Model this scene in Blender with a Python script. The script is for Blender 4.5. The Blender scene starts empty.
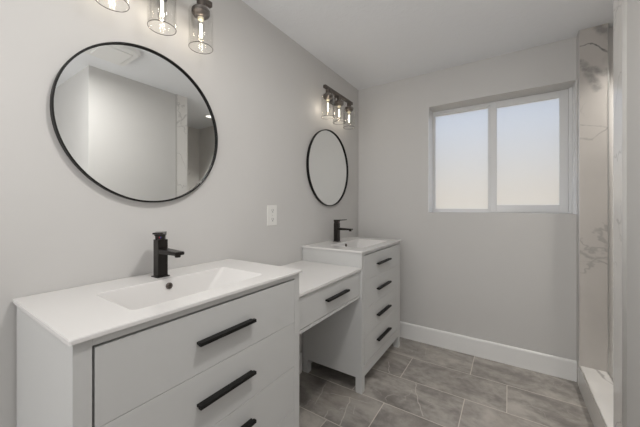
import bpy, bmesh, math, random
from mathutils import Vector, Matrix

# ------------------------------------------------------------------ camera, world, light, exposure
scene = bpy.context.scene
COL = scene.collection
PI = math.pi

cam_data = bpy.data.cameras.new('camera')
cam = bpy.data.objects.new('camera', cam_data)
COL.objects.link(cam)
cam_data.sensor_fit = 'HORIZONTAL'
cam_data.sensor_width = 36.0
cam_data.lens = 36.0 * 285.9657 / 640.0
cam_data.shift_y = -(213.5 - 206.4404) / 640.0
cam_data.clip_start = 0.02
cam.location = (1.3015, 0.0, 1.237)
cam.rotation_euler = (PI / 2, 0.0, 0.5841)
scene.camera = cam

vs = scene.view_settings
vs.view_transform = 'Standard'
vs.look = 'None'
vs.gamma = 1.0
vs.exposure = 0.80
vs.use_curve_mapping = False

world = bpy.data.worlds.new('sky')
scene.world = world
world.use_nodes = True
wt = world.node_tree
wt.nodes.clear()


def wn(kind, **kw):
    n = wt.nodes.new(kind)
    for k, v in kw.items():
        setattr(n, k, v)
    return n


w_tc = wn('ShaderNodeTexCoord')
w_sep = wn('ShaderNodeSeparateXYZ')
w_ramp = wn('ShaderNodeValToRGB')
w_bg = wn('ShaderNodeBackground')
w_out = wn('ShaderNodeOutputWorld')
wt.links.new(w_tc.outputs['Generated'], w_sep.inputs[0])
wt.links.new(w_sep.outputs['Z'], w_ramp.inputs[0])
cr = w_ramp.color_ramp
cr.elements[0].position = 0.0
cr.elements[0].color = (0.40, 0.34, 0.26, 1)
cr.elements[1].position = 0.36
cr.elements[1].color = (0.21, 0.265, 0.37, 1)
e = cr.elements.new(0.10)
e.color = (0.36, 0.335, 0.295, 1)
e = cr.elements.new(0.24)
e.color = (0.275, 0.305, 0.365, 1)
e = cr.elements.new(0.55)
e.color = (0.9, 1.02, 1.2, 1)
e = cr.elements.new(0.80)
e.color = (2.3, 2.5, 2.9, 1)
wt.links.new(w_ramp.outputs[0], w_bg.inputs[0])
w_bg.inputs[1].default_value = 1.0
wt.links.new(w_bg.outputs[0], w_out.inputs[0])


def area_light(name, loc, target, sx, sy, power, color, spread=PI):
    d = bpy.data.lights.new(name, 'AREA')
    d.shape = 'RECTANGLE'
    d.size = sx
    d.size_y = sy
    d.energy = power
    d.color = color
    d.spread = spread
    o = bpy.data.objects.new(name, d)
    COL.objects.link(o)
    o.location = loc
    o.rotation_euler = (Vector(target) - Vector(loc)).to_track_quat('-Z', 'Y').to_euler()
    return o


# three added fill lights, out of view around the camera
area_light('bounce_fill', (1.30, -0.70, 1.30), (1.20, -0.40, 2.44), 1.4, 1.4, 8.5, (1.0, 0.975, 0.945))  # added fill aimed up, bounces off the ceiling
area_light('rear_fill', (1.3, -2.95, 1.25), (1.3, 2.0, 1.25), 2.8, 2.3, 14.0, (0.97, 0.98, 1.0))  # added fill from the far rear, no doorway is built there
area_light('side_fill', (0.04, -0.75, 1.25), (1.7, 1.0, 1.2), 1.2, 2.0, 6.0, (1.0, 0.985, 0.96))  # added fill by the left wall, no door is built there

area_light('fan_light', (1.14, 0.70, 2.386), (1.14, 0.701, 0.0), 0.17, 0.17, 7.5, (1.0, 0.975, 0.94))

# ------------------------------------------------------------------ node helpers


class NT:
    """small wrapper that writes shader maths"""

    def __init__(self, name):
        self.mat = bpy.data.materials.new(name)
        self.mat.use_nodes = True
        self.t = self.mat.node_tree
        self.bsdf = self.t.nodes['Principled BSDF']
        self.out = self.t.nodes['Material Output']

    def node(self, kind, **kw):
        n = self.t.nodes.new(kind)
        for k, v in kw.items():
            setattr(n, k, v)
        return n

    def put(self, sock, v):
        if isinstance(v, bpy.types.NodeSocket):
            self.t.links.new(v, sock)
        elif v is not None:
            sock.default_value = v

    def m(self, op, a, b=None, c=None, clamp=False):
        n = self.node('ShaderNodeMath', operation=op, use_clamp=clamp)
        self.put(n.inputs[0], a)
        if b is not None:
            self.put(n.inputs[1], b)
        if c is not None:
            self.put(n.inputs[2], c)
        return n.outputs[0]

    def coords(self):
        g = self.node('ShaderNodeNewGeometry')
        s = self.node('ShaderNodeSeparateXYZ')
        self.t.links.new(g.outputs['Position'], s.inputs[0])
        return g.outputs['Position'], s.outputs['X'], s.outputs['Y'], s.outputs['Z']

    def vec(self, x, y, z):
        n = self.node('ShaderNodeCombineXYZ')
        for i, v in enumerate((x, y, z)):
            self.put(n.inputs[i], v)
        return n.outputs[0]

    def vadd(self, a, b):
        n = self.node('ShaderNodeVectorMath', operation='ADD')
        self.put(n.inputs[0], a)
        self.put(n.inputs[1], b)
        return n.outputs[0]

    def noise(self, v, scale, detail=3.0, rough=0.5, dist=0.0, color=False):
        n = self.node('ShaderNodeTexNoise')
        self.put(n.inputs['Vector'], v)
        n.inputs['Scale'].default_value = scale
        n.inputs['Detail'].default_value = detail
        n.inputs['Roughness'].default_value = rough
        n.inputs['Distortion'].default_value = dist
        return n.outputs['Color'] if color else n.outputs['Fac']

    def rng(self, v, a, b, c=0.0, d=1.0, smooth=True):
        n = self.node('ShaderNodeMapRange')
        n.interpolation_type = 'SMOOTHSTEP' if smooth else 'LINEAR'
        self.put(n.inputs[0], v)
        for i, q in enumerate((a, b, c, d)):
            self.put(n.inputs[i + 1], q)
        return n.outputs[0]

    def mix(self, f, a, b):
        n = self.node('ShaderNodeMix', data_type='RGBA')
        self.put(n.inputs[0], f)
        for s, v in ((n.inputs[6], a), (n.inputs[7], b)):
            self.put(s, v if isinstance(v, bpy.types.NodeSocket) else (*v, 1.0))
        return n.outputs[2]

    def bump(self, h, strength, dist):
        n = self.node('ShaderNodeBump')
        n.inputs['Strength'].default_value = strength
        n.inputs['Distance'].default_value = dist
        self.put(n.inputs['Height'], h)
        self.t.links.new(n.outputs[0], self.bsdf.inputs['Normal'])

    def seg(self, u, v, p, q, w, soft):
        """mask of a line p-q in (u, v), half width w"""
        dx, dy = q[0] - p[0], q[1] - p[1]
        L2 = dx * dx + dy * dy
        a = self.m('SUBTRACT', u, p[0])
        b = self.m('SUBTRACT', v, p[1])
        t = self.m('MULTIPLY_ADD', a, dx / L2, self.m('MULTIPLY', b, dy / L2), clamp=True)
        ex = self.m('MULTIPLY_ADD', t, -dx, a)
        ey = self.m('MULTIPLY_ADD', t, -dy, b)
        d = self.m('SQRT', self.m('MULTIPLY_ADD', ex, ex, self.m('MULTIPLY', ey, ey)))
        return self.rng(d, w, w + soft, 1.0, 0.0)


def plain(name, col, rough=0.5, metal=0.0, bump=None, spec=None, vary=0.03):
    k = NT(name)
    P, x, y, z = k.coords()
    f = k.noise(P, 6.0, 2.0)
    a = tuple(c * (1 - vary) for c in col)
    b = tuple(min(1, c * (1 + vary)) for c in col)
    k.put(k.bsdf.inputs['Base Color'], k.mix(f, a, b))
    k.bsdf.inputs['Roughness'].default_value = rough
    k.bsdf.inputs['Metallic'].default_value = metal
    if spec is not None:
        k.bsdf.inputs['Specular IOR Level'].default_value = spec
    if bump:
        sc, st, ds = bump
        k.bump(k.noise(P, sc, 4.0, 0.6), st, ds)
    return k.mat


def ceiling_mat():
    k = NT('ceiling_texture_paint')
    P, x, y, z = k.coords()
    n = k.noise(P, 26.0, 4.0, 0.6, 0.6)
    h = k.rng(n, 0.46, 0.60)
    k.bsdf.inputs['Base Color'].default_value = (0.86, 0.87, 0.885, 1)
    k.bsdf.inputs['Roughness'].default_value = 0.8
    k.bump(h, 0.2, 0.004)
    return k.mat


def marble(name, u_axis, v_axis, segs, base=(0.79, 0.77, 0.74), rough=0.12, amount=0.35):
    k = NT(name)
    P, x, y, z = k.coords()
    ax = {'x': x, 'y': y, 'z': z}
    w1 = k.m('MULTIPLY', k.m('SUBTRACT', k.noise(P, 9.0, 4.0), 0.5), 0.075)
    w2 = k.m('MULTIPLY', k.m('SUBTRACT', k.noise(k.vadd(P, (4.1, 2.7, 9.3)), 11.0, 4.0), 0.5), 0.075)
    u = k.m('ADD', ax[u_axis], w1)
    v = k.m('ADD', ax[v_axis], w2)
    # faint veins that run through the whole stone
    n1 = k.noise(P, 1.7, 5.0, 0.55, 0.5)
    line = k.rng(k.m('ABSOLUTE', k.m('SUBTRACT', n1, 0.5)), 0.0, 0.012, 1.0, 0.0)
    gate = k.rng(k.noise(k.vadd(P, (7.0, 3.0, 1.0)), 2.2, 2.0), 0.48, 0.62)
    f = k.m('MULTIPLY', k.m('MULTIPLY', line, gate), amount)
    cloud = k.m('MULTIPLY', k.rng(k.noise(P, 3.0, 4.0), 0.4, 0.75), 0.10)
    f = k.m('MAXIMUM', f, cloud)
    for p, q, wd, soft, st in segs:
        brk = k.rng(k.noise(k.vadd(P, (p[0], q[0], p[1])), 30.0, 3.0), 0.28, 0.62, 0.35, 1.0)
        f = k.m('MAXIMUM', f, k.m('MULTIPLY', k.m('MULTIPLY', k.seg(u, v, p, q, wd, soft), st), brk))
    k.put(k.bsdf.inputs['Base Color'], k.mix(f, base, (0.16, 0.155, 0.15)))
    k.bsdf.inputs['Roughness'].default_value = rough
    return k.mat


def floor_mat():
    k = NT('floor_tile')
    P, x, y, z = k.coords()
    rowf = k.m('DIVIDE', k.m('SUBTRACT', y, 1.406 - 3.2), 0.32)
    row = k.m('FLOOR', rowf)
    odd = k.m('MODULO', row, 2.0)
    xs = k.m('DIVIDE', k.m('SUBTRACT', k.m('ADD', x, 6.45), k.m('MULTIPLY', odd, 0.4185)), 0.645)
    colm = k.m('FLOOR', xs)
    lv = k.m('MULTIPLY', k.m('SUBTRACT', rowf, row), 0.32)
    lu = k.m('MULTIPLY', k.m('SUBTRACT', xs, colm), 0.645)
    du = k.m('MINIMUM', lu, k.m('SUBTRACT', 0.645, lu))
    dv = k.m('MINIMUM', lv, k.m('SUBTRACT', 0.32, lv))
    d = k.m('MINIMUM', du, dv)
    tile = k.rng(d, 0.0018, 0.0032)
    wn_ = k.node('ShaderNodeTexWhiteNoise', noise_dimensions='2D')
    k.put(wn_.inputs['Vector'], k.vec(row, colm, 0.0))
    rnd = wn_.outputs['Value']
    off = k.vec(k.m('MULTIPLY', rnd, 31.0), k.m('MULTIPLY', rnd, 17.0), k.m('MULTIPLY', rnd, 9.0))
    Q = k.vadd(P, off)
    # soft slate clouding drawn out along each tile
    QS = k.vadd(k.vec(k.m('MULTIPLY', x, 0.55), y, z), off)
    n = k.noise(QS, 6.0, 7.0, 0.62, 0.5)
    n2 = k.noise(Q, 22.0, 4.0, 0.6)
    val = k.m('ADD', k.m('MULTIPLY', n, 0.75), k.m('MULTIPLY', n2, 0.25))
    val = k.rng(val, 0.32, 0.68)
    c = k.mix(val, (0.19, 0.174, 0.16), (0.44, 0.41, 0.375))
    c = k.mix(k.m('MULTIPLY', k.rng(k.noise(Q, 4.0, 2.0), 0.55, 0.75), 0.35), c, (0.34, 0.30, 0.26))
    bright = k.rng(rnd, 0.0, 1.0, 0.86, 1.16, smooth=False)
    cm = k.node('ShaderNodeVectorMath', operation='SCALE')
    k.put(cm.inputs[0], c)
    k.put(cm.inputs['Scale'], bright)
    c = cm.outputs[0]
    # pale hairline veins
    wv = k.node('ShaderNodeTexVoronoi', feature='DISTANCE_TO_EDGE')
    wob = k.node('ShaderNodeVectorMath', operation='MULTIPLY_ADD')
    k.put(wob.inputs[0], k.noise(Q, 9.0, 4.0, color=True))
    wob.inputs[1].default_value = (0.14, 0.14, 0.0)
    k.put(wob.inputs[2], Q)
    k.put(wv.inputs['Vector'], wob.outputs[0])
    wv.inputs['Scale'].default_value = 5.0
    vein = k.rng(wv.outputs['Distance'], 0.0, 0.014, 1.0, 0.0)
    vein = k.m('MULTIPLY', vein, k.rng(k.noise(k.vadd(Q, (3.3, 8.1, 0.0)), 4.5, 2.0), 0.56, 0.66, 0.0, 0.38))
    wu = k.m('ADD', x, k.m('MULTIPLY', k.m('SUBTRACT', k.noise(P, 16.0, 3.0), 0.5), 0.03))
    wy = k.m('ADD', y, k.m('MULTIPLY', k.m('SUBTRACT', k.noise(k.vadd(P, (5, 5, 0)), 16.0, 3.0), 0.5), 0.03))
    for p, q, st in FLOOR_VEINS:
        vein = k.m('MAXIMUM', vein, k.m('MULTIPLY', k.seg(wu, wy, p, q, 0.0006, 0.0035), st))
    c = k.mix(vein, c, (0.62, 0.58, 0.53))
    c = k.mix(tile, (0.62, 0.57, 0.51), c)
    k.put(k.bsdf.inputs['Base Color'], c)
    k.put(k.bsdf.inputs['Roughness'], k.rng(val, 0.0, 1.0, 0.34, 0.46))
    h = k.m('ADD', tile, k.m('MULTIPLY', n2, 0.12))
    k.bump(h, 0.5, 0.0015)
    return k.mat


FLOOR_VEINS = [((0.757, 2.035), (0.80, 1.90), 0.75), ((0.80, 1.90), (0.879, 1.741), 0.8),
               ((0.318, 1.62), (0.45, 1.655), 0.55), ((0.45, 1.655), (0.56, 1.665), 0.45),
               ((0.50, 2.20), (0.56, 2.06), 0.6), ((0.39, 1.47), (0.40, 1.41), 0.6),
               ((0.50, 1.60), (0.53, 1.53), 0.4), ((0.445, 1.655), (0.503, 1.415), 0.8), ((0.235, 1.68), (0.29, 1.475), 0.45), ((0.70, 2.60), (0.73, 2.45), 0.3)]


def thin_glass(name, tint, gloss_rough=0.02, ior=1.45):
    k = NT(name)
    k.t.nodes.remove(k.bsdf)
    P, x, y, z = k.coords()
    fr = k.node('ShaderNodeLayerWeight')
    fr.inputs['Blend'].default_value = 0.16
    wob = k.rng(k.noise(P, 30.0, 2.0), 0.3, 0.7, 0.9, 1.1)
    tr = k.node('ShaderNodeBsdfTransparent')
    edge = k.node('ShaderNodeLayerWeight')
    edge.inputs['Blend'].default_value = 0.30
    k.put(tr.inputs[0], k.mix(k.rng(edge.outputs['Facing'], 0.72, 1.0), tint, (0.60, 0.59, 0.58)))
    gl = k.node('ShaderNodeBsdfGlossy')
    gl.inputs['Roughness'].default_value = gloss_rough
    gl.inputs[0].default_value = (0.95, 0.95, 0.95, 1)
    mx = k.node('ShaderNodeMixShader')
    k.put(mx.inputs[0], k.m('MULTIPLY', k.m('MULTIPLY', fr.outputs['Facing'], 0.55), wob, clamp=True))
    k.t.links.new(tr.outputs[0], mx.inputs[1])
    k.t.links.new(gl.outputs[0], mx.inputs[2])
    k.t.links.new(mx.outputs[0], k.out.inputs[0])
    return k.mat


def frosted_mat():
    k = NT('frosted_glass')
    P, x, y, z = k.coords()
    k.bsdf.inputs['Base Color'].default_value = (0.97, 0.98, 0.98, 1)
    k.bsdf.inputs['Transmission Weight'].default_value = 1.0
    k.bsdf.inputs['IOR'].default_value = 1.45
    k.put(k.bsdf.inputs['Roughness'], k.rng(k.noise(P, 90.0, 3.0), 0.3, 0.7, 0.40, 0.48))
    tl = k.node('ShaderNodeBsdfTranslucent')
    tl.inputs[0].default_value = (0.93, 0.95, 0.96, 1)
    mx = k.node('ShaderNodeMixShader')
    mx.inputs[0].default_value = 0.07
    k.t.links.new(k.bsdf.outputs[0], mx.inputs[1])
    k.t.links.new(tl.outputs[0], mx.inputs[2])
    k.t.links.new(mx.outputs[0], k.out.inputs[0])
    return k.mat


def emit_mat(name, col, strength):
    k = NT(name)
    k.t.nodes.remove(k.bsdf)
    em = k.node('ShaderNodeEmission')
    em.inputs[0].default_value = (*col, 1)
    em.inputs[1].default_value = strength
    k.t.links.new(em.outputs[0], k.out.inputs[0])
    return k.mat


M = {}
M['wall'] = plain('wall_paint', (0.62, 0.608, 0.592), 0.62, bump=(180.0, 0.05, 0.0015), vary=0.012)
M['ceiling'] = ceiling_mat()
M['trim'] = plain('white_trim_paint', (0.84, 0.835, 0.82), 0.4, vary=0.01)
M['cabinet'] = plain('white_cabinet_lacquer', (0.60, 0.60, 0.59), 0.38, vary=0.01)
M['top'] = plain('white_ceramic_top', (0.76, 0.745, 0.73), 0.16, vary=0.008)
M['black'] = plain('matte_black_metal', (0.010, 0.0095, 0.009), 0.45, vary=0.15, spec=0.2)
M['faucet'] = plain('oil_rubbed_bronze', (0.026, 0.023, 0.021), 0.30, metal=0.6, vary=0.25)
M['bronze'] = plain('fixture_bronze', (0.13, 0.112, 0.10), 0.36, metal=0.85, vary=0.2)
M['mirror'] = plain('mirror_silver', (0.95, 0.965, 0.96), 0.0, metal=1.0, vary=0.0)
M['gloss'] = plain('semi_gloss_white', (0.84, 0.84, 0.84), 0.22, vary=0.01)
M['vinyl'] = plain('white_vinyl', (0.74, 0.74, 0.74), 0.4, vary=0.01)
M['nickel'] = plain('brushed_metal_edge', (0.62, 0.61, 0.59), 0.45, metal=1.0, vary=0.08)
M['plate'] = plain('outlet_plastic', (0.80, 0.79, 0.76), 0.35, vary=0.01)
M['slot'] = plain('outlet_slot', (0.03, 0.03, 0.03), 0.6)
M['red'] = plain('red_mark', (0.55, 0.03, 0.02), 0.4)
M['blue'] = plain('blue_mark', (0.02, 0.06, 0.5), 0.4)
M['cream'] = plain('lamp_collar', (0.85, 0.78, 0.60), 0.4)
M['floor'] = floor_mat()
M['shade_glass'] = thin_glass('clear_shade_glass', (0.975, 0.975, 0.97))
M['rim_glass'] = thin_glass('polished_glass_rim', (0.48, 0.47, 0.46), 0.15)
M['bulb_glass'] = thin_glass('bulb_glass', (0.99, 0.98, 0.96))
M['filament'] = emit_mat('glowing_filament', (1.0, 0.94, 0.84), 3.0)
M['frosted'] = frosted_mat()
M['marble_pier'] = marble('marble_pier', 'x', 'z', [
    ((1.705, 2.335), (1.76, 2.325), 0.0015, 0.006, 0.75), ((1.76, 2.325), (1.845, 2.255), 0.002, 0.006, 0.85),
    ((1.70, 2.22), (1.76, 2.14), 0.006, 0.03, 0.5), ((1.73, 2.16), (1.83, 2.13), 0.006, 0.03, 0.6),
    ((1.74, 2.13), (1.80, 2.02), 0.004, 0.03, 0.5), ((1.81, 2.44), (1.85, 2.36), 0.008, 0.03, 0.55),
    ((1.70, 1.80), (1.85, 1.76), 0.001, 0.005, 0.4), ((1.705, 1.70), (1.77, 1.69), 0.001, 0.012, 0.35),
    ((1.77, 1.69), (1.845, 1.76), 0.001, 0.008, 0.4), ((1.70, 0.935), (1.78, 0.88), 0.001, 0.02, 0.4),
    ((1.78, 0.88), (1.85, 0.84), 0.001, 0.01, 0.45), ((1.70, 0.86), (1.85, 0.85), 0.0008, 0.006, 0.25)],
    base=(0.60, 0.565, 0.53))
M['marble_curb'] = marble('marble_curb', 'x', 'y', [
    ((1.79, 2.60), (1.80, 2.50), 0.002, 0.014, 0.55), ((1.80, 2.50), (1.83, 2.43), 0.001, 0.008, 0.4)])
M['marble'] = marble('marble_tile', 'y', 'z', [
    ((1.70, 2.12), (1.84, 2.26), 0.003, 0.012, 0.35), ((1.71, 2.10), (1.84, 2.13), 0.001, 0.01, 0.25)],
    amount=0.3)

# ------------------------------------------------------------------ mesh helpers


class B:
    def __init__(self):
        self.bm = bmesh.new()

    def take(self, b2):
        me = bpy.data.meshes.new('tmp')
        b2.to_mesh(me)
        b2.free()
        self.bm.from_mesh(me)
        bpy.data.meshes.remove(me)

    def box(self, x0, x1, y0, y1, z0, z1, bev=0.0, seg=2, mat=None):
        b = bmesh.new()
        bmesh.ops.create_cube(b, size=1.0)
        for v in b.verts:
            v.co = Vector((x0 + (v.co.x + .5) * (x1 - x0), y0 + (v.co.y + .5) * (y1 - y0), z0 + (v.co.z + .5) * (z1 - z0)))
        if bev > 0:
            bmesh.ops.bevel(b, geom=b.edges[:], offset=bev, segments=seg, affect='EDGES', profile=0.6)
        if mat is not None:
            b.transform(mat)
        self.take(b)
        return self

    def lathe(self, prof, n=32, axis='z', at=(0, 0, 0), close=False):
        """prof: list of (radius, height)"""
        b = bmesh.new()
        rings = []
        for r, h in prof:
            if r < 1e-6:
                rings.append([b.verts.new((0, 0, h))])
            else:
                rings.append([b.verts.new((r * math.cos(2 * PI * i / n), r * math.sin(2 * PI * i / n), h)) for i in range(n)])
        pairs = list(zip(rings, rings[1:]))
        if close:
            pairs.append((rings[-1], rings[0]))
        for a, c in pairs:
            for i in range(n):
                j = (i + 1) % n
                if len(a) == 1 and len(c) == 1:
                    continue
                if len(a) == 1:
                    b.faces.new((a[0], c[j], c[i]))
                elif len(c) == 1:
                    b.faces.new((a[i], a[j], c[0]))
                else:
                    b.faces.new((a[i], a[j], c[j], c[i]))
        bmesh.ops.recalc_face_normals(b, faces=b.faces[:])
        if axis == 'x':
            b.transform(Matrix.Rotation(PI / 2, 4, 'Y'))
        elif axis == 'y':
            b.transform(Matrix.Rotation(-PI / 2, 4, 'X'))
        b.transform(Matrix.Translation(at))
        self.take(b)
        return self

    def hexa(self, lo, hi):
        """two quads (lists of four points, same winding) joined into a solid"""
        b = bmesh.new()
        a = [b.verts.new(p) for p in lo]
        c = [b.verts.new(p) for p in hi]
        b.faces.new(a[::-1])
        b.faces.new(c)
        for i in range(4):
            j = (i + 1) % 4
            b.faces.new((a[i], a[j], c[j], c[i]))
        bmesh.ops.recalc_face_normals(b, faces=b.faces[:])
        self.take(b)
        return self

    def rings(self, rings, cap0=False, cap1=True):
        b = bmesh.new()
        vr = [[b.verts.new(p) for p in r] for r in rings]
        n = len(vr[0])
        for a, c in zip(vr, vr[1:]):
            for i in range(n):
                j = (i + 1) % n
                b.faces.new((a[i], a[j], c[j], c[i]))
        if cap0:
            b.faces.new(vr[0][::-1])
        if cap1:
            b.faces.new(vr[-1])
        bmesh.ops.recalc_face_normals(b, faces=b.faces[:])
        self.take(b)
        return self

    def done(self, name, mat, parent=None, smooth=None, loc=None):
        me = bpy.data.meshes.new(name)
        self.bm.to_mesh(me)
        self.bm.free()
        me.materials.append(M[mat] if isinstance(mat, str) else mat)
        o = bpy.data.objects.new(name, me)
        COL.objects.link(o)
        if parent is not None:
            o.parent = parent
        if loc is not None:
            o.location = loc
        if smooth is not None:
            for p in me.polygons:
                p.use_smooth = True
            me.set_sharp_from_angle(angle=math.radians(smooth))
        return o


def rrect(x0, x1, y0, y1, r, z, k=6):
    pts = []
    for cx, cy, a0 in ((x1 - r, y1 - r, 0), (x0 + r, y1 - r, 90), (x0 + r, y0 + r, 180), (x1 - r, y0 + r, 270)):
        for i in range(k + 1):
            a = math.radians(a0 + 90.0 * i / k)
            pts.append((cx + r * math.cos(a), cy + r * math.sin(a), z))
    return pts


def thing(name, label, cat, loc=(0, 0, 0), rotz=0.0, group=None):
    o = bpy.data.objects.new(name, None)
    o.empty_display_size = 0.05
    COL.objects.link(o)
    o.location = loc
    o.rotation_euler = (0, 0, rotz)
    o['label'] = label
    o['category'] = cat
    if group:
        o['group'] = group
    return o


def struct(b, name, mat, parent=None, smooth=None):
    o = b.done(name, mat, parent, smooth)
    if parent is None:
        o['kind'] = 'structure'
    return o


def dup(root, loc, label):
    """copy a thing with its parts and sub-parts"""
    r = root.copy()
    COL.objects.link(r)
    r.location = loc
    r['label'] = label
    for ch in list(root.children):
        c = ch.copy()
        COL.objects.link(c)
        c.parent = r
        for g in list(ch.children):
            d = g.copy()
            COL.objects.link(d)
            d.parent = c
    return r


# ------------------------------------------------------------------ the room
D = 2.692          # back wall
XR = 1.700         # face of shower tile and curb
XP = 1.712         # painted face of the shower partition
PY0, PY1 = 0.944, 1.832
PIER = 2.607       # face of the tiled pier
H = 2.44
RX, FY = 2.90, -3.00

struct(B().box(-0.12, RX + .12, FY - .12, D + .27, -0.10, 0.0), 'floor', 'floor')
struct(B().box(-0.12, RX + .12, FY - .12, D + .27, H, H + 0.10), 'ceiling', 'ceiling')
struct(B().box(-0.12, 0.0, FY - .12, D + .27, 0, H), 'wall_left', 'wall')
WX0, WX1, WZ0, WZ1 = 0.693, 1.700, 1.184, 2.134
wb = B()
wb.box(0, WX0, D, D + .27, 0, H)
wb.box(WX0, WX1, D, D + .27, 0, WZ0)
wb.box(WX0, WX1, D, D + .27, WZ1, H)
wb.box(WX1, RX + .12, D, D + .27, 0, H)
struct(wb, 'wall_back', 'wall')
struct(B().box(0, RX + .12, FY - .12, FY, 0, H), 'wall_front', 'wall')
struct(B().box(RX, RX + .12, FY, D, 0, H), 'wall_right', 'wall')
# the shower partition: an L of stud wall, painted on the room side
pt = B()
pt.box(XP, XP + .12, PY0, PY1 - .01, 0, H)
pt.box(XP + .12, RX, PY0, PY0 + .12, 0, H)
struct(pt, 'wall_partition', 'wall')
# tile border of the partition, its end, and the shower lining
lin = B()
lin.box(XR, XP, 1.708, PY1, 0, H)
lin.box(XP, XP + .13, PY1 - .01, PY1, 0, H)
struct(lin, 'trim_1', 'marble')
ins = B()
ins.box(1.846, 2.76, D - .008, D, 0, H)
struct(ins, 'wall_shower_back', 'marble')
struct(B().box(2.76, RX, PY0 + .12, D, 0, H), 'wall_shower_right', 'marble')
# pier at the end of the shower opening
pr = B().box(XR, 1.836, PIER + .012, D, 0, H)
struct(pr, 'wall_pier', 'wall')
struct(B().box(XR + .003, 1.845, PIER, PIER + .012, 0.15, H).box(1.836, 1.846, PIER + .012, D, 0.15, H), 'trim_2', 'marble_pier')
# metal edge strips
ed = B()
ed.box(XR - .001, XR + .004, PIER - .0015, PIER + .012, 0.15, H)
struct(ed, 'trim_3', 'nickel')
struct(B().box(1.842, 1.8475, PIER - .0015, PIER + .008, 0.15, H), 'trim_4', 'nickel')
struct(B().box(XR - .0015, XP, 1.7045, 1.709, 0, H), 'trim_5', 'nickel')
# curb
cb = B().box(XR, 1.842, PY1, PIER + .012, 0, 0.15, 0.0)
struct(cb, 'trim_6', 'marble_curb')
struct(B().box(XR - .0015, XR + .006, PY1, PIER, 0.146, 0.1515), 'trim_7', 'nickel')
struct(B().box(1.837, 1.8435, PY1, PIER, 0.146, 0.1515), 'trim_8', 'nickel')
# shower pan
struct(B().box(1.842, 2.76, PY1, D - .008, 0, 0.04), 'trim_9', 'trim')


def baseboard(name, along, a0, a1, wall, sgn, h=0.144, t=0.014):
    prof = [(0, 0), (t, 0), (t, h - .012), (t - .003, h - .004), (t - .007, h), (0, h)]
    b = bmesh.new()
    ra, rb = [], []
    for d, z in prof:
        if along == 'x':
            ra.append(b.verts.new((a0, wall + sgn * d, z)))
            rb.append(b.verts.new((a1, wall + sgn * d, z)))
        else:
            ra.append(b.verts.new((wall + sgn * d, a0, z)))
            rb.append(b.verts.new((wall + sgn * d, a1, z)))
    n = len(prof)
    for i in range(n):
        j = (i + 1) % n
        b.faces.new((ra[i], ra[j], rb[j], rb[i]))
    b.faces.new(ra)
    b.faces.new(rb[::-1])
    bmesh.ops.recalc_face_normals(b, faces=b.faces[:])
    w = B()
    w.take(b)
    return struct(w, name, 'trim')


baseboard('baseboard_back', 'x', 0.0, XR, D, -1)
baseboard('baseboard_left', 'y', 1.06, 1.705, 0.0, 1)
baseboard('baseboard_partition', 'y', PY0, 1.704, XP, -1, t=0.010)

# window: a slider with two frosted panes
win = B()
WY = 2.865
win.box(WX0, WX1, WY, WY + .055, WZ0, WZ0 + .020, .002)
win.box(WX0, WX1, WY, WY + .055, WZ1 - .020, WZ1, .002)
win.box(WX0, WX0 + .012, WY, WY + .055, WZ0 + .020, WZ1 - .020, .002)
win.box(WX1 - .022, WX1, WY - .030, WY + .055, WZ0 + .001, WZ1 - .001, .003)
window = struct(win, 'window_1', 'vinyl')
sash = B()
SX0, SX1, SZ0, SZ1 = 1.168, 1.678, 1.186, 2.128
GX0, GX1, GZ0, GZ1 = 1.214, 1.627, 1.249, 2.079
SY = WY - .004
sash.box(SX0, GX0, SY, SY + .028, SZ0, SZ1, .003)
sash.box(GX1, SX1, SY, SY + .028, SZ0, SZ1, .003)
sash.box(GX0, GX1, SY, SY + .028, SZ0, GZ0, .003)
sash.box(GX0, GX1, SY, SY + .028, GZ1, SZ1, .003)
rv = B()
rv.box(WX0, WX0 + .003, D + .001, WY, WZ0, WZ1)
rv.box(WX1 - .003, WX1, D + .001, WY - .03, WZ0, WZ1)
rv.done('return_lining', 'gloss', window)
so = sash.done('window_sash', 'vinyl', window)
B().box(GX0 - .006, GX1 + .006, SY + .010, SY + .015, GZ0 - .006, GZ1 + .006).done('window_pane', 'frosted', so)
B().box(SX0 - .012, SX0 + .004, SY - .008, SY + .006, 1.612, 1.660, .003).done('sash_latch', 'vinyl', so)
fx = B()
LX0, LX1, LZ0, LZ1 = .714, 1.148, 1.215, 2.097
fx.box(WX0 + .011, LX0, WY + .010, WY + .045, WZ0 + .019, WZ1 - .019, .002)
fx.box(LX1, 1.19, WY + .026, WY + .048, WZ0 + .019, WZ1 - .019, .002)
fx.box(LX0, LX1, WY + .010, WY + .045, WZ0 + .019, LZ0, .002)
fx.box(LX0, LX1, WY + .010, WY + .045, LZ1, WZ1 - .019, .002)
fo = fx.done('fixed_frame', 'vinyl', window)
B().box(LX0 - .004, LX1 + .004, WY + .028, WY + .033, LZ0 - .004, LZ1 + .004).done('window_pane', 'frosted', fo)

# ------------------------------------------------------------------ vanities


def handle_bm(x, y0, y1, z):
    b = B()
    b.box(x + .012, x + .026, y0, y1, z - .0055, z + .0055, .0010)
    b.box(x - .001, x + .0125, y0 + .003, y1 - .003, z - .0048, z + .0030, .0006)
    return b


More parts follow.
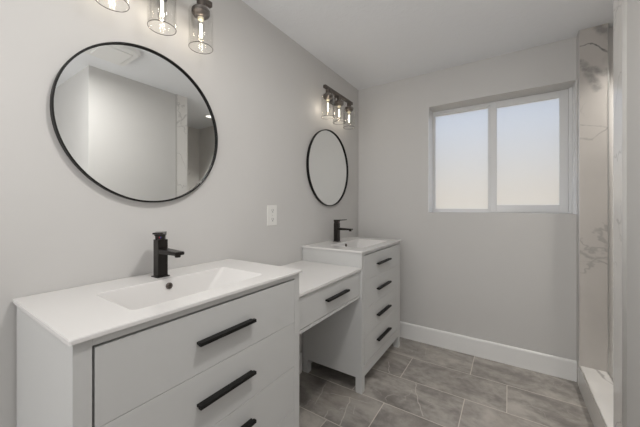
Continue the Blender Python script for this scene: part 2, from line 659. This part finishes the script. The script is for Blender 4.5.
def vanity(label, y0, y1, xf, ztop, lines, hz, hy0, hy1):
    """cabinet standing on four short legs; xf = front face, ztop = underside of the sink top"""
    t = thing('vanity_cabinet', label, 'vanity', (0.25, (y0 + y1) / 2, 0), group='white bathroom vanities')
    ox, oy = 0.25, (y0 + y1) / 2
    zb = 0.10
    st = .036
    body = B()
    body.box(.006, xf - .018, y0, y0 + .018, zb, ztop, .001)
    body.box(.006, xf - .018, y1 - .018, y1, zb, ztop, .001)
    body.box(.006, .018, y0 + .018, y1 - .018, zb, ztop)
    body.box(.018, xf - .018, y0 + .018, y1 - .018, zb, zb + .018)
    # face frame
    body.box(xf - .020, xf, y0, y0 + st, zb, ztop, .0012)
    body.box(xf - .020, xf, y1 - st, y1, zb, ztop, .0012)
    body.box(xf - .020, xf, y0 + st, y1 - st, lines[0], ztop, .0012)
    body.box(xf - .020, xf, y0 + st, y1 - st, zb, lines[-1], .0012)
    body.box(xf - .050, xf - .022, y0 + st, y1 - st, lines[0] - .030, ztop - .002)
    T = Matrix.Translation((-ox, -oy, 0))
    body.bm.transform(T)
    body.done('body', 'cabinet', t)
    for i, (a, c) in enumerate(zip(lines, lines[1:])):
        gap_t = .006 if i == 0 else .0007
        gap_b = .004 if i == len(lines) - 2 else .0007
        d = B().box(xf - .019, xf, y0 + st + .005, y1 - st - .0005, c + gap_b, a - gap_t, .0012)
        d.bm.transform(T)
        dr = d.done('drawer', 'cabinet', t)
        h = handle_bm(xf, hy0, hy1, hz[i])
        h.bm.transform(T)
        h.done('handle', 'black', dr)
    for lx in (.010, xf - .046):
        for ly in (y0, y1 - .046):
            l = B().box(lx, lx + .046, ly, ly + .046, 0, zb + .001, .0012)
            l.bm.transform(T)
            l.done('leg', 'cabinet', t)
    return t


vanity('white three-drawer vanity cabinet standing nearest the viewer, under the large round mirror on the left',
       0.2245, 1.041, 0.500, 0.9356, [0.9150, 0.718, 0.522, 0.330, 0.135], [0.817, 0.625, 0.446, 0.235], 0.522, 0.750)
vanity('white narrow-looking vanity cabinet in the far corner with four black pulls, beside the window wall',
       1.7195, 2.510, 0.494, 0.9301, [0.912, 0.730, 0.545, 0.360, 0.170], [0.820, 0.637, 0.446, 0.264], 1.968, 2.222)

# the first cabinet's label must only say what the photo shows
for o in COL.objects:
    if o.name == 'vanity_cabinet':
        o['label'] = 'larger white vanity cabinet nearest the viewer, standing under the left round mirror'
    if o.name == 'vanity_cabinet.001':
        o['label'] = 'white vanity cabinet in the far corner with four small black pulls down its front'


def sink_top(label, y0, y1, xd, z):
    t = thing('sink_top', label, 'sink', (0.25, (y0 + y1) / 2, z), group='white sink tops')
    cy = (y0 + y1) / 2
    T = Matrix.Translation((-.25, -cy, -z))
    th = .0115
    bx0, bx1, by0, by1 = .158, .432, cy - .257, cy + .256
    r = []
    r.append(rrect(.168, .430, cy - .170, cy + .165, .03, z - .105))
    r.append(rrect(bx0 - .008, bx1 + .008, by0 - .008, by1 + .008, .028, z - th))
    r.append(rrect(.002, xd, y0, y1, .006, z - th))
    r.append(rrect(.002, xd, y0, y1, .006, z - .003))
    r.append(rrect(.0035, xd - .0015, y0 + .0015, y1 - .0015, .006, z))
    r.append(rrect(bx0, bx1, by0, by1, .022, z))
    r.append(rrect(bx0 + .003, bx1 - .003, by0 + .004, by1 - .004, .020, z - .003))
    r.append(rrect(.181, .412, cy - .160, cy + .158, .012, z - .088))
    r.append(rrect(.192, .402, cy - .148, cy + .146, .012, z - .094))
    s = B().rings(r, cap0=True, cap1=True)
    s.bm.transform(T)
    s.done('basin', 'top', t)
    # overflow ring on the sloping back of the bowl
    ang = math.atan2(.083, .015)
    nrm = Vector((math.sin(ang), 0, math.cos(ang)))
    p = Vector((.1702, cy - .012, z - .027))
    rot = nrm.to_track_quat('Z', 'Y').to_matrix().to_4x4()
    o = B().lathe([(.0, .0006), (.006, .0006), (.0065, .004), (.0105, .0045), (.0125, .003), (.0128, -.002), (0, -.002)], 24)
    o.bm.transform(T @ Matrix.Translation(p) @ rot)
    o.done('overflow_ring', 'bronze', t, smooth=40)
    d = B().lathe([(0, .006), (.018, .006), (.020, .004), (.028, .003), (.030, 0), (0, 0)], 28, at=(.300, cy, z - .0940))
    d.bm.transform(T)
    d.done('drain', 'faucet', t, smooth=40)
    return t


sink_top('wide white sink top with a rectangular basin nearest the viewer, under the left mirror', 0.2155, 1.0495, 0.512, 0.9475)
sink_top('white sink top with a rectangular basin in the far corner, beside the window wall', 1.7135, 2.518, 0.504, 0.942)


def faucet(label, x, y, z, turn):
    t = thing('faucet', label, 'faucet', (x, y, z), group='square black faucets')
    B().box(-.026, .026, -.026, .026, 0, .005, .0015).done('base_plate', 'faucet', t)
    B().box(-.020, .020, -.020, .020, .004, .155, .003).done('body', 'faucet', t)
    sp = B()
    sp.hexa([(.018, -.019, .098), (.018, .019, .098), (.018, .019, .118), (.018, -.019, .118)],
            [(.143, -.019, .101), (.143, .019, .101), (.143, .019, .114), (.143, -.019, .114)])
    bmesh.ops.bevel(sp.bm, geom=sp.bm.edges[:], offset=.002, segments=2, affect='EDGES')
    s = sp.done('spout', 'faucet', t)
    B().lathe([(0, .092), (.0095, .092), (.011, .094), (.011, .103), (0, .103)], 20, at=(.127, 0, 0)).done('aerator', 'faucet', s, smooth=40)
    lv = B()
    lv.hexa([(-.0175, -.0175, .154), (.0175, -.0175, .154), (.0175, .0175, .154), (-.0175, .0175, .154)],
            [(-.018, -.018, .172), (.018, -.018, .172), (.018, .018, .172), (-.018, .018, .172)])
    lv.box(-.0205, .021, -.0205, .0205, .171, .185, .0015)
    lv.hexa([(.019, -.020, .176), (.019, .020, .176), (.019, .020, .185), (.019, -.020, .185)],
            [(.086, -.018, .183), (.086, .018, .183), (.086, .018, .189), (.086, -.018, .189)])
    R = Matrix.Rotation(turn, 4, 'Z')
    lv.bm.transform(R)
    l = lv.done('lever', 'faucet', t)
    for yy, m in ((-.0038, 'red'), (0.0, 'blue')):
        d = B().box(.0165, .0186, yy, yy + .0038, .1615, .1665)
        d.bm.transform(R)
        d.done('temperature_mark', m, l)
    return t


faucet('square black faucet on the nearest sink top, red and blue mark under its lever', .094, .626, .9460, math.radians(-34))
faucet('square black faucet on the far corner sink top, under the right mirror', .086, 2.098, .9405, 0.0)

# dressing desk between the two cabinets
DY0, DY1 = 1.0425, 1.7180
desk = thing('dressing_table', 'white low dressing table with one wide drawer, bridging the two vanity cabinets', 'table', (.24, 1.378, 0))
T = Matrix.Translation((-.24, -1.378, 0))


def dpart(b, name, mat, parent):
    b.bm.transform(T)
    return b.done(name, mat, parent)


dpart(B().box(.002, .492, DY0, DY1, .816, .832, .002), 'tabletop', 'top', desk)
fr = B()
fr.box(.01, .481, DY0, DY0 + .016, .635, .8155)
fr.box(.01, .481, DY1 - .016, DY1, .635, .8155)
fr.box(.01, .03, DY0 + .016, DY1 - .016, .635, .8155)
fr.box(.03, .481, DY0 + .016, DY1 - .016, .635, .651, .001)
dpart(fr, 'frame', 'cabinet', desk)
dd = dpart(B().box(.463, .482, DY0 + .019, DY1 - .019, .655, .810, .0012), 'drawer', 'cabinet', desk)
dpart(handle_bm(.482, 1.288, 1.528, .735), 'handle', 'black', dd)

# ------------------------------------------------------------------ mirrors


def mirror(label, y, z, r):
    t = thing('round_mirror', label, 'mirror', (0, y, z), group='round black-framed mirrors')
    fr = B().lathe([(r - .010, .001), (r - .003, .001), (r, .004), (r, .024), (r - .001, .025), (r - .0045, .025), (r - .0055, .024), (r - .0055, .012), (r - .010, .012)], 128, axis='x', close=True)
    fr.done('frame', 'black', t, smooth=40)
    B().lathe([(0, .006), (r - .007, .006), (r - .007, .015), (0, .015)], 128, axis='x').done('glass', 'mirror', t)
    return t


mirror('large round black-framed mirror on the left, hung over the nearest sink', 0.631, 1.582, .328)
mirror('round black-framed mirror on the right, hung over the far corner sink', 2.098, 1.566, .325)

# ------------------------------------------------------------------ vanity lights


def vanity_light(label, y, z):
    t = thing('vanity_light', label, 'wall light', (0, y, z), group='three-bulb vanity lights')
    X = .090
    bp = B().box(.001, .020, -.062, .062, -.055, .055, .005)
    bp.done('backplate', 'bronze', t)
    B().box(.018, X, -.011, .011, -.011, .011, .002).done('arm', 'bronze', t)
    B().box(X - .011, X + .011, -.236, .236, -.012, .012, .002).done('bar', 'bronze', t)
    for k in (-1, 0, 1):
        yy = .181 * k
        so = B().lathe([(0, -.012), (.019, -.012), (.019, -.040), (.024, -.044), (.038, -.050), (.041, -.056), (.038, -.062),
                        (.041, -.068), (.038, -.074), (.034, -.080), (.028, -.085), (.020, -.088), (0, -.088)], 32, at=(X, yy, 0)).done('socket', 'bronze', t, smooth=35)
        sh = B().lathe([(.0425, -.052), (.046, -.054), (.052, -.058), (.054, -.066), (.054, -.230), (.0535, -.2315), (.0515, -.2315),
                        (.051, -.230), (.051, -.067), (.0495, -.061), (.0455, -.057), (.0425, -.055)], 40, at=(X, yy, 0), close=True).done('glass_shade', 'shade_glass', t, smooth=50)
        B().lathe([(.0512, -.2312), (.0525, -.2328), (.0540, -.2312), (.0525, -.2296)], 40, at=(X, yy, 0), close=True).done('rim', 'rim_glass', sh, smooth=60)
        bu = B().lathe([(.0125, -.098), (.014, -.106), (.0165, -.118), (.0165, -.184), (.014, -.196), (.008, -.203), (0, -.2055)], 24, at=(X, yy, 0)).done('bulb', 'bulb_glass', t, smooth=50)
        B().lathe([(0, -.086), (.0135, -.086), (.0135, -.096), (.012, -.099), (0, -.099)], 24, at=(X, yy, 0)).done('bulb_base', 'cream', bu, smooth=40)
        fl = B()
        for q in range(4):
            a = PI / 4 + q * PI / 2
            fl.lathe([(0, -.116), (.0016, -.117), (.0016, -.182), (0, -.183)], 8, at=(X + .0045 * math.cos(a), yy + .0045 * math.sin(a), 0))
        fl.done('filament', 'filament', bu)
        ld = bpy.data.lights.new('bulb_light', 'POINT')
        ld.energy = 0.17
        ld.color = (1.0, 0.88, 0.74)
        ld.shadow_soft_size = 0.012
        lo = bpy.data.objects.new('bulb_light', ld)
        COL.objects.link(lo)
        lo.parent = t
        lo.location = (X, yy, -.155)
    return t


vanity_light('bronze vanity light with three clear glass shades above the left mirror', .634, 2.215)
vanity_light('bronze vanity light with three clear glass shades above the right mirror', 2.130, 2.184)

# ------------------------------------------------------------------ outlet, fan
ou = thing('wall_outlet', 'white duplex wall outlet on the wall between the two mirrors', 'outlet', (0, 1.393, 1.179))
B().box(.0, .006, -.045, .045, -.066, .066, .003).done('cover_plate', 'plate', ou)
for dz in (-.029, .029):
    r_ = B().rings([rrect(-.018, .018, -.016, .016, .008, h) for h in (.004, .0085)], cap0=True)
    r_.bm.transform(Matrix.Translation((0, 0, dz)) @ Matrix.Rotation(PI / 2, 4, 'Y'))
    rc = r_.done('receptacle', 'plate', ou)
    sl = B()
    sl.box(.008, .0090, -.0085, -.006, dz + .001, dz + .010)
    sl.box(.008, .0090, .006, .0085, dz + .001, dz + .010)
    sl.box(.008, .0090, -.003, .003, dz - .010, dz - .004)
    sl.done('slot', 'slot', rc)
B().lathe([(0, .008), (.003, .0075), (.0032, .005), (0, .005)], 12, axis='x').done('screw', 'nickel', ou)

fan = thing('exhaust_fan', 'white rounded exhaust fan on the ceiling, reflected at the top of the left mirror', 'fan', (1.26, .845, H))
B().rings([rrect(-.16, .16, -.245, .245, .03, 0), rrect(-.16, .16, -.245, .245, .03, -.030), rrect(-.150, .150, -.235, .235, .03, -.040)], cap0=True).done('cover', 'trim', fan)
B().rings([rrect(-.12, .12, .00, .20, .02, -.038), rrect(-.12, .12, .00, .20, .02, -.045), rrect(-.115, .115, .005, .195, .02, -.047)], cap0=True).done('grille', 'trim', fan)
B().rings([rrect(-.17, .05, -.235, -.02, .02, -.038), rrect(-.165, .045, -.23, -.025, .02, -.050)], cap0=True).done('lens', 'top', fan)

rl = thing('recessed_light', 'round white recessed light in the shower ceiling, at the right edge of the left mirror', 'ceiling light', (2.06, 2.38, H))
B().lathe([(.055, -.001), (.060, -.006), (.080, -.006), (.085, -.001), (.085, 0), (.055, 0)], 40, close=True).done('ring', 'trim', rl, smooth=40)
B().lathe([(0, -.002), (.057, -.002), (.057, 0), (0, 0)], 40).done('lens', emit_mat('lamp_lens', (1.0, 0.95, 0.88), 1.0), rl)
ld = bpy.data.lights.new('shower_light', 'AREA')
ld.shape = 'DISK'
ld.size = 0.11
ld.energy = 2.6
ld.spread = 1.7
ld.color = (1.0, 0.96, 0.90)
lo = bpy.data.objects.new('shower_light', ld)
COL.objects.link(lo)
lo.location = (2.06, 2.38, H - .008)
